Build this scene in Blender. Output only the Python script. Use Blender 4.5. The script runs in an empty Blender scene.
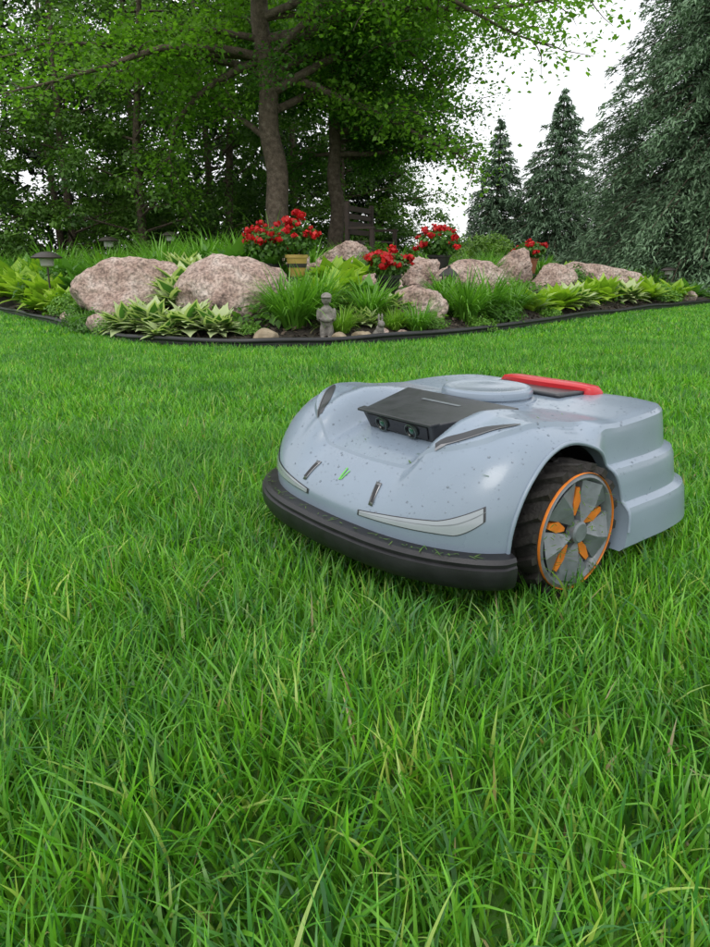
import bpy, bmesh, math, random
import numpy as np
from mathutils import Vector, Matrix, noise
from mathutils.bvhtree import BVHTree
rng=np.random.default_rng(7); random.seed(7)
scene=bpy.context.scene
COL=scene.collection

# ------------------------------------------------------------ helpers
def link(ob,parent=None):
    COL.objects.link(ob)
    if parent is not None: ob.parent=parent
    return ob
def empty(name,loc=(0,0,0),rotz=0):
    e=bpy.data.objects.new(name,None); e.location=loc; e.rotation_euler=(0,0,rotz); e.empty_display_size=.1
    return link(e)
def mesh_np(name,V,F,col=None,mat=None,smooth=False):
    me=bpy.data.meshes.new(name)
    V=np.asarray(V,dtype=np.float32); F=np.asarray(F,dtype=np.int32)
    k=F.shape[1]
    me.vertices.add(len(V)); me.vertices.foreach_set('co',V.ravel())
    me.loops.add(F.size); me.loops.foreach_set('vertex_index',F.ravel())
    me.polygons.add(len(F)); me.polygons.foreach_set('loop_start',np.arange(0,F.size,k,dtype=np.int32))
    if smooth: me.polygons.foreach_set('use_smooth',np.ones(len(F),dtype=bool))
    if col is not None:
        a=me.color_attributes.new('Col','FLOAT_COLOR','POINT')
        c=np.ones((len(V),4),dtype=np.float32); c[:,:3]=col
        a.data.foreach_set('color',c.ravel())
    if mat: me.materials.append(mat)
    me.update(calc_edges=True); me.validate()
    return me
def obj(name,me,parent=None,loc=(0,0,0),rotz=0,scale=None):
    o=bpy.data.objects.new(name,me); o.location=loc; o.rotation_euler=(0,0,rotz)
    if scale is not None: o.scale=(scale,)*3 if np.isscalar(scale) else scale
    return link(o,parent)
def pyobj(name,V,F,mat,parent=None,smooth_angle=None,loc=(0,0,0),bevel=0):
    me=bpy.data.meshes.new(name); me.from_pydata([tuple(v) for v in V],[],[tuple(f) for f in F]); me.update()
    bm=bmesh.new(); bm.from_mesh(me); bmesh.ops.recalc_face_normals(bm,faces=bm.faces); bm.to_mesh(me); bm.free()
    me.materials.append(mat)
    if smooth_angle is not None:
        me.polygons.foreach_set('use_smooth',np.ones(len(me.polygons),dtype=bool))
        me.set_sharp_from_angle(angle=math.radians(smooth_angle))
    o=obj(name,me,parent,loc)
    if bevel:
        m=o.modifiers.new('b','BEVEL'); m.width=bevel; m.segments=3; m.limit_method='ANGLE'; m.angle_limit=math.radians(30)
        me.polygons.foreach_set('use_smooth',np.ones(len(me.polygons),dtype=bool)); m.harden_normals=True
    return o
def smooth_curve(xs,ys,w=9,n=400):
    X=np.linspace(xs[0],xs[-1],n); Y=np.interp(X,xs,ys)
    k=np.hanning(w*2+3); k/=k.sum(); p=len(k)//2
    Yp=np.pad(Y,p,mode='reflect',reflect_type='odd'); Ys=np.convolve(Yp,k,mode='valid')
    return lambda x: np.interp(x,X,Ys)
def sstep(a,b,x):
    t=np.clip((x-a)/(b-a),0,1); return t*t*(3-2*t)
def tube(pts,rad,ns=8,cap=True):
    pts=[Vector(p) for p in pts]; V=[];F=[]
    n=len(pts); up=Vector((0.03,0.99,.1))
    for i,p in enumerate(pts):
        d=(pts[min(i+1,n-1)]-pts[max(i-1,0)]).normalized()
        a=d.cross(up)
        if a.length<1e-3: a=d.cross(Vector((1,0,0)))
        a.normalize(); b=d.cross(a)
        r=rad[i] if hasattr(rad,'__len__') else rad
        for j in range(ns):
            t=2*math.pi*j/ns; V.append(p+a*math.cos(t)*r+b*math.sin(t)*r)
    for i in range(n-1):
        for j in range(ns):
            F.append((i*ns+j,i*ns+(j+1)%ns,(i+1)*ns+(j+1)%ns,(i+1)*ns+j))
    if cap:
        F.append(tuple(range(ns))); F.append(tuple((n-1)*ns+j for j in range(ns)))
    return V,F
def lathe(prof,ns=40,cap=True):
    V=[];F=[]
    for r,z in prof:
        for j in range(ns):
            t=2*math.pi*j/ns; V.append((r*math.cos(t),r*math.sin(t),z))
    n=len(prof)
    for i in range(n-1 if cap else n):
        i2=(i+1)%n
        for j in range(ns):
            F.append((i*ns+j,i*ns+(j+1)%ns,i2*ns+(j+1)%ns,i2*ns+j))
    if cap:
        F.append(tuple(range(ns))); F.append(tuple((n-1)*ns+j for j in range(ns)))
    return V,F
def merge(parts):
    V=[];F=[]
    for v,f in parts:
        o=len(V); V+=list(v); F+=[tuple(i+o for i in q) for q in f]
    return V,F
def box(x0,x1,y0,y1,z0,z1):
    V=[(x,y,z) for x in(x0,x1) for y in(y0,y1) for z in(z0,z1)]
    F=[(0,1,3,2),(4,6,7,5),(0,4,5,1),(2,3,7,6),(0,2,6,4),(1,5,7,3)]
    return V,F

# ------------------------------------------------------------ materials
def mat_new(name):
    m=bpy.data.materials.new(name); m.use_nodes=True
    nt=m.node_tree; b=nt.nodes['Principled BSDF']; return m,nt,b
def simple(name,c,rough=.5,metal=0,noise_amt=0,nscale=20,bump=0,bscale=200,coat=0,specks=0):
    m,nt,b=mat_new(name)
    b.inputs['Base Color'].default_value=(*c,1); b.inputs['Roughness'].default_value=rough; b.inputs['Metallic'].default_value=metal
    if coat: b.inputs['Coat Weight'].default_value=coat; b.inputs['Coat Roughness'].default_value=.12
    tc=nt.nodes.new('ShaderNodeTexCoord')
    if noise_amt:
        n=nt.nodes.new('ShaderNodeTexNoise'); n.inputs['Scale'].default_value=nscale; n.inputs['Detail'].default_value=6
        nt.links.new(tc.outputs['Object'],n.inputs['Vector'])
        r=nt.nodes.new('ShaderNodeMapRange'); r.inputs['From Min'].default_value=.3; r.inputs['From Max'].default_value=.7
        r.inputs['To Min'].default_value=1-noise_amt; r.inputs['To Max'].default_value=1+noise_amt
        nt.links.new(n.outputs['Fac'],r.inputs['Value'])
        v=nt.nodes.new('ShaderNodeVectorMath'); v.operation='SCALE'; v.inputs[0].default_value=c
        sc=r.outputs[0]
        if specks:
            n4=nt.nodes.new('ShaderNodeTexNoise'); n4.inputs['Scale'].default_value=specks; n4.inputs['Detail'].default_value=2
            nt.links.new(tc.outputs['Object'],n4.inputs['Vector'])
            r4=nt.nodes.new('ShaderNodeMapRange'); r4.inputs['From Min'].default_value=.68; r4.inputs['From Max'].default_value=.76; r4.inputs['To Min'].default_value=1; r4.inputs['To Max'].default_value=.78
            nt.links.new(n4.outputs['Fac'],r4.inputs['Value'])
            mm=nt.nodes.new('ShaderNodeMath'); mm.operation='MULTIPLY'; nt.links.new(sc,mm.inputs[0]); nt.links.new(r4.outputs[0],mm.inputs[1]); sc=mm.outputs[0]
        nt.links.new(sc,v.inputs['Scale']); nt.links.new(v.outputs[0],b.inputs['Base Color'])
        r2=nt.nodes.new('ShaderNodeMapRange'); r2.inputs['To Min'].default_value=max(0,rough-.12); r2.inputs['To Max'].default_value=min(1,rough+.12)
        nt.links.new(n.outputs['Fac'],r2.inputs['Value']); nt.links.new(r2.outputs[0],b.inputs['Roughness'])
    if bump:
        n=nt.nodes.new('ShaderNodeTexNoise'); n.inputs['Scale'].default_value=bscale; n.inputs['Detail'].default_value=4
        nt.links.new(tc.outputs['Object'],n.inputs['Vector'])
        bp=nt.nodes.new('ShaderNodeBump'); bp.inputs['Strength'].default_value=bump; bp.inputs['Distance'].default_value=1/bscale
        nt.links.new(n.outputs['Fac'],bp.inputs['Height']); nt.links.new(bp.outputs[0],b.inputs['Normal'])
    return m
def leafmat(name,trans=.35,rough=.45,tboost=(1.3,1.5,.6),patch=0,spec=.4):
    m,nt,b=mat_new(name)
    a=nt.nodes.new('ShaderNodeAttribute'); a.attribute_name='Col'
    src=a.outputs['Color']
    if patch:
        g=nt.nodes.new('ShaderNodeNewGeometry')
        n=nt.nodes.new('ShaderNodeTexNoise'); n.inputs['Scale'].default_value=2.3; n.inputs['Detail'].default_value=6
        nt.links.new(g.outputs['Position'],n.inputs['Vector'])
        r=nt.nodes.new('ShaderNodeValToRGB'); r.color_ramp.elements[0].position=.34; r.color_ramp.elements[1].position=.66
        r.color_ramp.elements[0].color=(1-patch*1.2,1-patch*.9,1,1); r.color_ramp.elements[1].color=(1+patch,1+patch*.6,1,1)
        nt.links.new(n.outputs['Fac'],r.inputs['Fac'])
        mx=nt.nodes.new('ShaderNodeVectorMath'); mx.operation='MULTIPLY'
        nt.links.new(src,mx.inputs[0]); nt.links.new(r.outputs['Color'],mx.inputs[1]); src=mx.outputs[0]
    nt.links.new(src,b.inputs['Base Color']); b.inputs['Roughness'].default_value=rough
    b.inputs['Specular IOR Level'].default_value=spec
    if trans>0:
        t=nt.nodes.new('ShaderNodeBsdfTranslucent')
        mu=nt.nodes.new('ShaderNodeVectorMath'); mu.operation='MULTIPLY'; mu.inputs[1].default_value=tboost
        nt.links.new(src,mu.inputs[0]); nt.links.new(mu.outputs[0],t.inputs['Color'])
        mix=nt.nodes.new('ShaderNodeMixShader'); mix.inputs[0].default_value=trans
        nt.links.new(b.outputs[0],mix.inputs[1]); nt.links.new(t.outputs[0],mix.inputs[2])
        nt.links.new(mix.outputs[0],nt.nodes['Material Output'].inputs['Surface'])
    return m
M_grass=leafmat('grass_blades',.37,.33,patch=.24,spec=.45)
M_leaf=leafmat('tree_leaves',.5,.5)
M_dleaf=leafmat('woodland_leaves',.3,.55)
M_plant=leafmat('plant_leaves',.33,.42)
M_needle=leafmat('spruce_needles',0,.6,(1,1,1))
M_petal=leafmat('red_petals',.25,.5,(1.2,.6,.6))
def ramp_mat(name,stops,scale,rough=.9,bump=.6,bscale=None,detail=8,dist=.02,coord='Object'):
    m,nt,b=mat_new(name); tc=nt.nodes.new('ShaderNodeTexCoord')
    n=nt.nodes.new('ShaderNodeTexNoise'); n.inputs['Scale'].default_value=scale; n.inputs['Detail'].default_value=detail; n.inputs['Roughness'].default_value=.65
    nt.links.new(tc.outputs[coord],n.inputs['Vector'])
    r=nt.nodes.new('ShaderNodeValToRGB'); el=r.color_ramp.elements
    el[0].position=stops[0][0]; el[0].color=(*stops[0][1],1); el[1].position=stops[-1][0]; el[1].color=(*stops[-1][1],1)
    for p,c in stops[1:-1]:
        e=el.new(p); e.color=(*c,1)
    nt.links.new(n.outputs['Fac'],r.inputs['Fac']); nt.links.new(r.outputs['Color'],b.inputs['Base Color'])
    b.inputs['Roughness'].default_value=rough
    n2=nt.nodes.new('ShaderNodeTexNoise'); n2.inputs['Scale'].default_value=bscale or scale*4; n2.inputs['Detail'].default_value=8
    nt.links.new(tc.outputs[coord],n2.inputs['Vector'])
    bp=nt.nodes.new('ShaderNodeBump'); bp.inputs['Strength'].default_value=bump; bp.inputs['Distance'].default_value=dist
    nt.links.new(n2.outputs['Fac'],bp.inputs['Height']); nt.links.new(bp.outputs[0],b.inputs['Normal'])
    return m,nt,b,r
M_ground=ramp_mat('lawn_soil',[(.3,(.022,.055,.01)),(.5,(.055,.15,.014)),(.7,(.085,.215,.02))],9)[0]
M_mulch=ramp_mat('mulch',[(.3,(.012,.009,.007)),(.55,(.04,.03,.022)),(.75,(.09,.07,.05))],30,dist=.03)[0]
M_bark=ramp_mat('bark',[(.3,(.045,.032,.022)),(.55,(.12,.09,.065)),(.75,(.19,.155,.12))],14,bump=.9,dist=.03)[0]
M_rock,nt,b,r=ramp_mat('granite',[(.30,(.11,.08,.07)),(.42,(.35,.245,.20)),(.56,(.48,.37,.315)),(.72,(.60,.53,.47))],5,bump=1.0,bscale=13,dist=.06)
tc=nt.nodes.new('ShaderNodeTexCoord'); n3=nt.nodes.new('ShaderNodeTexNoise'); n3.inputs['Scale'].default_value=45; n3.inputs['Detail'].default_value=3
nt.links.new(tc.outputs['Object'],n3.inputs['Vector'])
mr=nt.nodes.new('ShaderNodeMapRange'); mr.inputs['From Min'].default_value=.35; mr.inputs['From Max'].default_value=.6; mr.inputs['To Min'].default_value=.5; mr.inputs['To Max'].default_value=1.12
nt.links.new(n3.outputs['Fac'],mr.inputs['Value'])
vm=nt.nodes.new('ShaderNodeVectorMath'); vm.operation='SCALE'
nt.links.new(r.outputs['Color'],vm.inputs[0]); nt.links.new(mr.outputs[0],vm.inputs['Scale']); nt.links.new(vm.outputs[0],b.inputs['Base Color'])

# ------------------------------------------------------------ vectorised foliage
def ribbons(P,L,W,az,th0,curl,prof,twist=None):
    n=len(P); s=len(prof)-1
    t=(np.arange(s)+.5)/s
    th=th0[:,None]+curl[:,None]*t[None]
    step=(L/s)[:,None]
    H=np.concatenate([np.zeros((n,1)),np.cumsum(np.sin(th)*step,1)],1)
    Z=np.concatenate([np.zeros((n,1)),np.cumsum(np.cos(th)*step,1)],1)
    c=np.stack([P[:,0,None]+H*np.cos(az)[:,None],P[:,1,None]+H*np.sin(az)[:,None],P[:,2,None]+Z],-1)
    tw=np.zeros(n) if twist is None else twist
    sx=-np.sin(az)*np.cos(tw)+np.cos(az)*np.sin(tw); sy=np.cos(az)*np.cos(tw)+np.sin(az)*np.sin(tw)
    side=np.stack([sx,sy,np.zeros(n)],-1)
    w=(W[:,None]*np.asarray(prof)[None]/2)[...,None]
    V=np.stack([c-side[:,None]*w,c+side[:,None]*w],2).reshape(-1,3)
    base=(np.arange(n)*(s+1)*2)[:,None]+(np.arange(s)*2)[None]
    F=np.stack([base,base+1,base+3,base+2],-1).reshape(-1,4)
    return V,F
def diamonds(C,N,size,aspect=.6,axis=None):
    n=len(C)
    N=N/np.linalg.norm(N,axis=1,keepdims=True)
    R=rng.normal(size=(n,3)) if axis is None else axis
    U=R-(R*N).sum(1,keepdims=True)*N; U/=np.linalg.norm(U,axis=1,keepdims=True)+1e-9
    W=np.cross(N,U)
    s=size[:,None]
    fold=N*s*.12
    V=np.stack([C-U*s*.5,C+W*s*.5*aspect-U*s*.08+fold,C+U*s*.5,C-W*s*.5*aspect-U*s*.08+fold],1).reshape(-1,3)
    F=np.arange(n*4).reshape(n,4)
    return V,F
def U(a,b,n): return rng.uniform(a,b,n)

# ------------------------------------------------------------ layout
ex=[-14,-9,-5.3,-2.94,-1.68,-1.16,-.73,-.18,.34,.76,1.28,2.81,5,9,14]
ey=[19,14.5,10.2,7.0,5.25,4.92,4.82,4.92,5.21,5.63,6.2,8.2,10.5,14.5,19]
y_edge=smooth_curve(ex,ey,w=5,n=900)
def mound(x,y):
    x=np.asarray(x,float); y=np.asarray(y,float)
    d=(y-y_edge(x))*.75
    h=.46*(1-np.exp(-np.clip(d,0,None)/1.3))*(1-.55*sstep(2.5,6,x))
    h=h*(1-.8*sstep(15,22,y))
    return np.where(d>0,h-.01,-.08)
def mz(x,y): return float(mound(x,y))

S=160
obj('ground',mesh_np('ground',[(-S,-S,-.03),(S,-S,-.03),(S,S,-.03),(-S,S,-.03)],[(0,1,2,3)],mat=M_ground))
xs=np.linspace(-14,12,220); rows=np.concatenate([np.array([-.03,0,.05,.12]),np.linspace(.25,17,80)])
V=[];F=[]
for i,x in enumerate(xs):
    ye=float(y_edge(x))
    for r_ in rows:
        y=ye+r_
        z=mz(x,y)+ (0 if r_<.05 else .03*noise.noise(Vector((x*2,y*2,0))))
        V.append((x,y,z if r_>=0 else -.06))
nr=len(rows)
for i in range(len(xs)-1):
    for j in range(nr-1):
        F.append((i*nr+j,(i+1)*nr+j,(i+1)*nr+j+1,i*nr+j+1))
obj('garden_bed',mesh_np('garden_bed',V,F,mat=M_mulch,smooth=True))
n=5000
x=U(-4,4.5,n); y=y_edge(x)+U(.02,1.2,n)
Vc,Fc=diamonds(np.stack([x,y,mound(x,y)+.012],-1),rng.normal(0,.5,(n,3))+np.array([0,0,1]),U(.02,.06,n),.4)
g=rng.random(n)[:,None]
obj('bark_mulch',mesh_np('bark_mulch',Vc,Fc,np.repeat(np.array([.02,.015,.012])*(1-g)+np.array([.11,.08,.055])*g,4,0),M_needle))
M_edge=simple('edging_plastic',(.012,.012,.014),.45,noise_amt=.3,nscale=8)
pts=[]
for x in np.linspace(-9,8,260):
    ye=float(y_edge(x)); pts.append((x,ye-.03+.015*noise.noise(Vector((x*2.3,1,0))),.04+.024*noise.noise(Vector((x*1.5,0,3)))))
Vt,Ft=tube(pts,.019,8)
Vr=[];Fr=[]
for p in pts:
    Vr+= [(p[0],p[1]-.012,-.04),(p[0],p[1]-.012,p[2]),(p[0],p[1]+.012,p[2]),(p[0],p[1]+.012,-.04)]
for i in range(len(pts)-1):
    for k in range(3): Fr.append((i*4+k,i*4+k+1,(i+1)*4+k+1,(i+1)*4+k))
V,F=merge([(Vt,Ft),(Vr,Fr)])
pyobj('garden_edging',V,F,M_edge,smooth_angle=50)

# ------------------------------------------------------------ mower frame
OX,OY=.198,1.373; ANG=math.atan2(-.616,-.788)
ca,sa=math.cos(ANG),math.sin(ANG)
def to_local(x,y):
    dx=x-OX; dy=y-OY
    return dx*ca+dy*sa, -dx*sa+dy*ca

# ------------------------------------------------------------ lawn
def grass(name,y0,y1,dens,Lr,Wr,prof,straw=.02,curl=(.1,1.2),parent=None,bright=1.0,longer=0):
    n=int(dens*(.62*(y1*y1-y0*y0)+1.4*(y1-y0)))
    y=U(y0,y1,int(n*1.7)); hw=.62*y+.6
    x=U(-1,1,len(y))*(.62*y1+.6)
    ok=(np.abs(x)<hw)&(y<y_edge(x)-.045)
    x=x[ok];y=y[ok]; n=len(x)
    dmod=np.sin(x*7+2*np.sin(y*5))*np.sin(y*6+1)+.6*np.sin(x*17+y*5)*np.sin(y*19-x*4)
    L=U(Lr[0],Lr[1],n)*(1+.12*dmod)
    L*=1+longer*(1-sstep(.7,1.6,y))
    W=U(Wr[0],Wr[1],n)
    az=U(0,2*np.pi,n)*.85+(1.2*np.sin(x*9+y*4)+1.2*np.cos(y*11-x*3))
    th0=np.abs(rng.normal(0,.31,n)); cu=U(curl[0],curl[1],n)
    lazy=rng.random(n)<.11; cu[lazy]+=.9; L[lazy]*=1.3
    lx,ly=to_local(x,y)
    under=(lx>-.38)&(lx<.30)&(np.abs(ly)<.30)
    L=np.where(under,L*.45,L)
    P=np.stack([x,y,np.full(n,-.03)],-1)
    V,F=ribbons(P,L,W,az,th0,cu,prof,twist=rng.normal(0,.7,n))
    g=rng.random(n)[:,None]; q=rng.random(n)[:,None]
    c=np.array([.066,.235,.020])*(1-g)+np.array([.18,.455,.036])*g
    c=c*(.68+.64*q)*bright
    dk=rng.random(n)<.20; c[dk]*=np.array([.5,.62,1.4])
    yel=rng.random(n)<.06; c[yel]=np.array([.36,.52,.11])
    st=rng.random(n)<straw; c[st]=np.array([.42,.36,.18])*U(.7,1.1,st.sum())[:,None]
    k=len(prof); tt=np.linspace(0,1,k)
    grad=np.stack([1.1-.15*tt,.85+.2*tt,1.0+0*tt],-1)
    cc=(c[:,None,None]*grad[None,:,None]*np.ones((1,1,2,1))).reshape(-1,3)
    obj(name,mesh_np(name,V,F,cc,M_grass,smooth=True),parent)
lawn=empty('lawn_grass')
grass('blades_near',.12,2.3,14500,(.042,.084),(.0025,.0052),[.6,1,1,.8,.45,.04],parent=lawn,straw=.008,longer=.18)
grass('blades_mid',2.3,5.5,6500,(.038,.068),(.0038,.006),[.7,1,.8,.05],parent=lawn,straw=.004,bright=1.05)
grass('blades_far',5.5,15,2300,(.036,.060),(.008,.013),[.8,1,.06],parent=lawn,straw=.002,bright=1.08)

# ------------------------------------------------------------ boulders
def boulder(name,loc,size,seed,rz=0,mat=M_rock,sub=5):
    bm=bmesh.new(); bmesh.ops.create_icosphere(bm,subdivisions=sub,radius=1)
    sv=Vector((seed*3.1,seed*1.7,seed*.9))
    planes=[]
    rr=random.Random(seed)
    for k in range(11):
        d=Vector((rr.gauss(0,1),rr.gauss(0,1),rr.gauss(0,.8))).normalized(); planes.append((d,rr.uniform(.62,.92)))
    for v in bm.verts:
        p=v.co.copy()
        for d,o in planes:
            q=p.dot(d)
            if q>o: p-=d*(q-o)*.9
        p*=1+.16*noise.noise(p*1.2+sv)+.09*noise.noise(p*3.2+sv)+.045*noise.noise(p*8+sv)+.02*noise.noise(p*20+sv)
        v.co=Vector((p.x*size[0]/2,p.y*size[1]/2,p.z*size[2]/2))*1.07
    me=bpy.data.meshes.new(name); bm.to_mesh(me); bm.free()
    me.polygons.foreach_set('use_smooth',np.ones(len(me.polygons),dtype=bool)); me.materials.append(mat)
    return obj(name,me,None,loc,rz)
B=[((-1.93,6.5,.21),(1.16,.9,.70),23,.0),((-.96,5.95,.17),(.90,.7,.80),2,.15),((.52,6.1,.12),(.5,.4,.46),3,.2),
   ((1.19,7.7,.33),(.85,.6,.48),4,.1),((.66,7.75,.40),(.48,.45,.48),5,.6),((1.95,9.2,.38),(.62,.5,.66),6,.2),
   ((2.4,8.95,.30),(.62,.45,.46),7,.0),((3.25,10.1,.32),(1.15,.7,.52),8,-.1),((-.15,9.2,.55),(.75,.5,.5),9,.3),
   ((-.75,8.6,.5),(.55,.5,.4),10,.4),((-.35,7.0,.30),(.4,.35,.3),11,.4),((4.2,11.3,.2),(.8,.5,.4),12,.2),((-.3,8.0,.42),(.5,.4,.34),18,.9),((-2.75,7.9,.25),(.35,.3,.28),19,.9),
   ((.25,7.3,.33),(.4,.35,.3),22,.2)]
for l,s,sd,rz in B: boulder('boulder',l,s,sd,rz)
SR=[((-.62,4.98,.04),(.2,.16,.13),13),((-2.02,5.75,.08),(.2,.2,.16),14),((-.1,5.05,.03),(.12,.1,.09),15),((.05,5.15,.03),(.15,.12,.09),16),((.2,5.25,.04),(.11,.1,.09),17),((-2.6,6.75,.05),(.22,.2,.16),20),((4.7,10.4,.08),(.25,.2,.22),21),((.35,5.35,.03),(.1,.1,.07),24)]
M_rock2=ramp_mat('tan_stone',[(.3,(.2,.15,.09)),(.7,(.4,.33,.23))],12,dist=.01)[0]
for l,s,sd in SR: boulder('garden_stone',l,s,sd,mat=M_rock2 if sd in(13,15,16) else M_rock,sub=3)

# ------------------------------------------------------------ plants
def hosta_mesh(name,n,R,c1,c2,varieg=0):
    az=U(0,2*np.pi,n); L=U(.6,1.1,n)*R; W=L*U(.42,.55,n)
    P=np.stack([np.cos(az)*.05*R,np.sin(az)*.05*R,np.full(n,0)],-1)
    prof=[.08,.09,.55,.95,1,.75,.3,.02]
    tw=rng.normal(0,.25,n); th=U(.05,1.0,n); cu=U(.5,1.3,n)
    V,F=ribbons(P,L*1.15,W,az,th,cu,prof,twist=tw)
    g=rng.random(n)[:,None]; c=np.array(c1)*(1-g)+np.array(c2)*g
    cc=np.repeat(c,len(prof)*2,0).reshape(n,len(prof),2,3)
    if varieg:
        cream=np.array([.50,.58,.30])*np.ones_like(cc)
        P2=P+np.array([0,0,.003])
        V2,F2=ribbons(P2,L*1.06,W*.66,az,th,cu,prof,twist=tw)
        V=np.concatenate([V,V2]); F=np.concatenate([F,F2+n*len(prof)*2])
        cc=np.concatenate([cream.reshape(-1,3),cc.reshape(-1,3)])
    return mesh_np(name,V,F,cc.reshape(-1,3),M_plant,smooth=True)
def lily_mesh(name,n,R,c1,c2,w=.016):
    az=U(0,2*np.pi,n); rr=R*.25*np.sqrt(rng.random(n))
    P=np.stack([np.cos(az)*rr,np.sin(az)*rr,np.full(n,-.01)],-1)
    V,F=ribbons(P,U(.6,1.15,n)*R*1.3,U(.7,1.2,n)*w,az+rng.normal(0,.5,n),U(.02,.5,n),U(.5,2.1,n),[.8,1,1,.8,.5,.05])
    g=rng.random(n)[:,None]; c=np.array(c1)*(1-g)+np.array(c2)*g
    return mesh_np(name,V,F,np.repeat(c,12,0),M_plant,smooth=True)
def shrub_mesh(name,n,R,H,c1,c2,ls=.05):
    d=rng.normal(size=(n,3)); d/=np.linalg.norm(d,axis=1,keepdims=True); d[:,2]=np.abs(d[:,2])
    lump=1+.25*np.sin(d[:,0]*5+1)*np.sin(d[:,1]*6+2)
    r=(rng.random(n)**.4)*lump
    C=d*r[:,None]*np.array([R,R,H])
    V,F=diamonds(C,d+rng.normal(0,.6,(n,3))+np.array([0,0,.5]),U(.6,1.3,n)*ls,.6)
    g=rng.random(n)[:,None]; c=(np.array(c1)*(1-g)+np.array(c2)*g)
    return mesh_np(name,V,F,np.repeat(c,4,0),M_plant)
G1=(.06,.17,.025);G2=(.13,.31,.045);Y1=(.22,.38,.035);Y2=(.37,.54,.06)
hY=[hosta_mesh('hosta_gold',60,.3,Y1,Y2) for _ in range(2)]
hG=[hosta_mesh('hosta_green',60,.3,G1,G2) for _ in range(2)]
hV=[hosta_mesh('hosta_variegated',95,.26,(.08,.22,.04),(.14,.32,.06),1) for _ in range(2)]
lG=[lily_mesh('daylily',230,.36,(.08,.22,.025),(.18,.40,.045)) for _ in range(3)]
lY=[lily_mesh('ornamental_grass',220,.22,(.14,.30,.03),(.25,.44,.05),.01) for _ in range(2)]
sG=[shrub_mesh('shrub',1500,.32,.3,(.04,.12,.015),(.10,.25,.03)) for _ in range(2)]
sL=[shrub_mesh('perennial',1300,.28,.24,(.09,.22,.03),(.19,.38,.05),.04) for _ in range(2)]
def put(kind,name,x,y,s=1.0):
    m=random.choice(kind); obj(name,m,None,(x,y,mz(x,y)-.01),random.uniform(0,6.28),(s,s,s*random.uniform(.85,1.1)))
PL=[(hY,'hosta',-3.9,8.9,1.5),(hY,'hosta',-3.3,8.0,1.3),(hY,'hosta',-4.5,9.8,1.6),(hY,'hosta',-3.7,8.5,1.4),(hG,'hosta',-4.7,10.6,1.5),(hY,'hosta',-2.9,7.4,1.0),(hY,'hosta',-4.9,10.2,1.4),(hY,'hosta',-4.2,9.2,1.5),(sL,'perennial',-2.75,7.1,.8),(hY,'hosta',-3.5,8.2,1.2),(hY,'hosta',-3.2,7.6,.9),(hG,'hosta',-2.9,7.8,1.1),(hY,'hosta',-4.0,9.5,1.5),(hG,'hosta',-3.4,9.0,1.4),
(hV,'hosta',-1.5,5.4,1.0),(hV,'hosta',-1.2,5.25,1.0),(hV,'hosta',-1.35,5.15,.7),(hV,'hosta',-.98,5.15,.75),(hV,'hosta',-1.72,5.5,.85),(lG,'daylily',-2.3,6.15,.5),(sL,'perennial',-1.9,5.65,.55),(sG,'perennial',-2.15,6.0,.6),(sG,'perennial',-2.4,6.45,.6),(hV,'hosta',-1.42,6.0,1.1),(hV,'hosta',-1.47,6.35,1.4),
(lG,'daylily',-.45,5.35,1.0),(lG,'daylily',-.3,5.6,.95),(lG,'daylily',-.55,5.6,.85),(lY,'ornamental_grass',-.1,5.25,.9),(lG,'daylily',.12,5.75,.8),(lY,'ornamental_grass',.3,5.5,.8),(hV,'hosta',.08,5.5,.55),(sL,'perennial',-.75,5.15,.35),(sL,'perennial',.6,5.75,.45),
(lG,'daylily',.47,5.55,.65),(hY,'hosta',-.1,6.5,1.0),(hG,'hosta',.08,6.15,.9),(hV,'hosta',.3,6.0,.8),(sL,'perennial',-.4,6.4,.9),(hY,'hosta',-.2,7.0,1.1),(hY,'hosta',-.25,6.1,.8),
(lG,'daylily',.95,6.25,1.0),(lG,'daylily',1.2,6.6,.95),(lG,'daylily',.8,6.5,.85),(lG,'daylily',1.5,7.0,.9),(sG,'perennial',1.3,6.5,.6),(hY,'hosta',1.75,7.25,.95),(hY,'hosta',2.1,7.65,1.0),(hV,'hosta',2.35,8.0,1.1),
(hY,'hosta',2.6,8.4,1.0),(hY,'hosta',3.0,8.9,1.1),(hV,'hosta',3.4,9.3,1.2),(hY,'hosta',3.8,9.7,1.2),(sL,'perennial',4.2,10.1,1.1),(hY,'hosta',4.5,10.4,1.1),(hG,'hosta',4.9,10.8,1.1),(sL,'perennial',1.05,6.05,.5),(sL,'perennial',1.9,7.2,.5),
(hV,'hosta',-1.95,7.35,1.3),(hV,'hosta',-1.6,7.15,1.4),(hV,'hosta',-1.75,7.6,1.3),(hV,'hosta',-1.45,6.85,1.3),(hG,'hosta',-1.2,7.4,1.4),(hG,'hosta',-.9,7.3,1.3),(hG,'hosta',-1.1,6.9,1.1),(sL,'perennial',-2.4,7.5,.9),(hG,'hosta',-2.3,8.1,1.3),
(hY,'hosta',.1,7.7,1.0),(sL,'perennial',.35,7.9,1.0),(sG,'shrub',.3,9.4,1.2),(sL,'shrub',.15,8.9,1.0),(lG,'daylily',1.35,8.6,.9),(lG,'daylily',1.55,8.9,.9),(sL,'perennial',1.7,8.2,.7),(sG,'shrub',2.9,9.8,.8),(sL,'perennial',3.6,10.9,1.0),
(hG,'hosta',.9,7.2,.7),(hG,'hosta',-.05,8.4,.9),(lG,'daylily',-.55,9.2,1.2),(lG,'daylily',-.7,7.7,.7)]
for k,nm,x,y,s in PL: put(k,nm,x,y,s)
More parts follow.
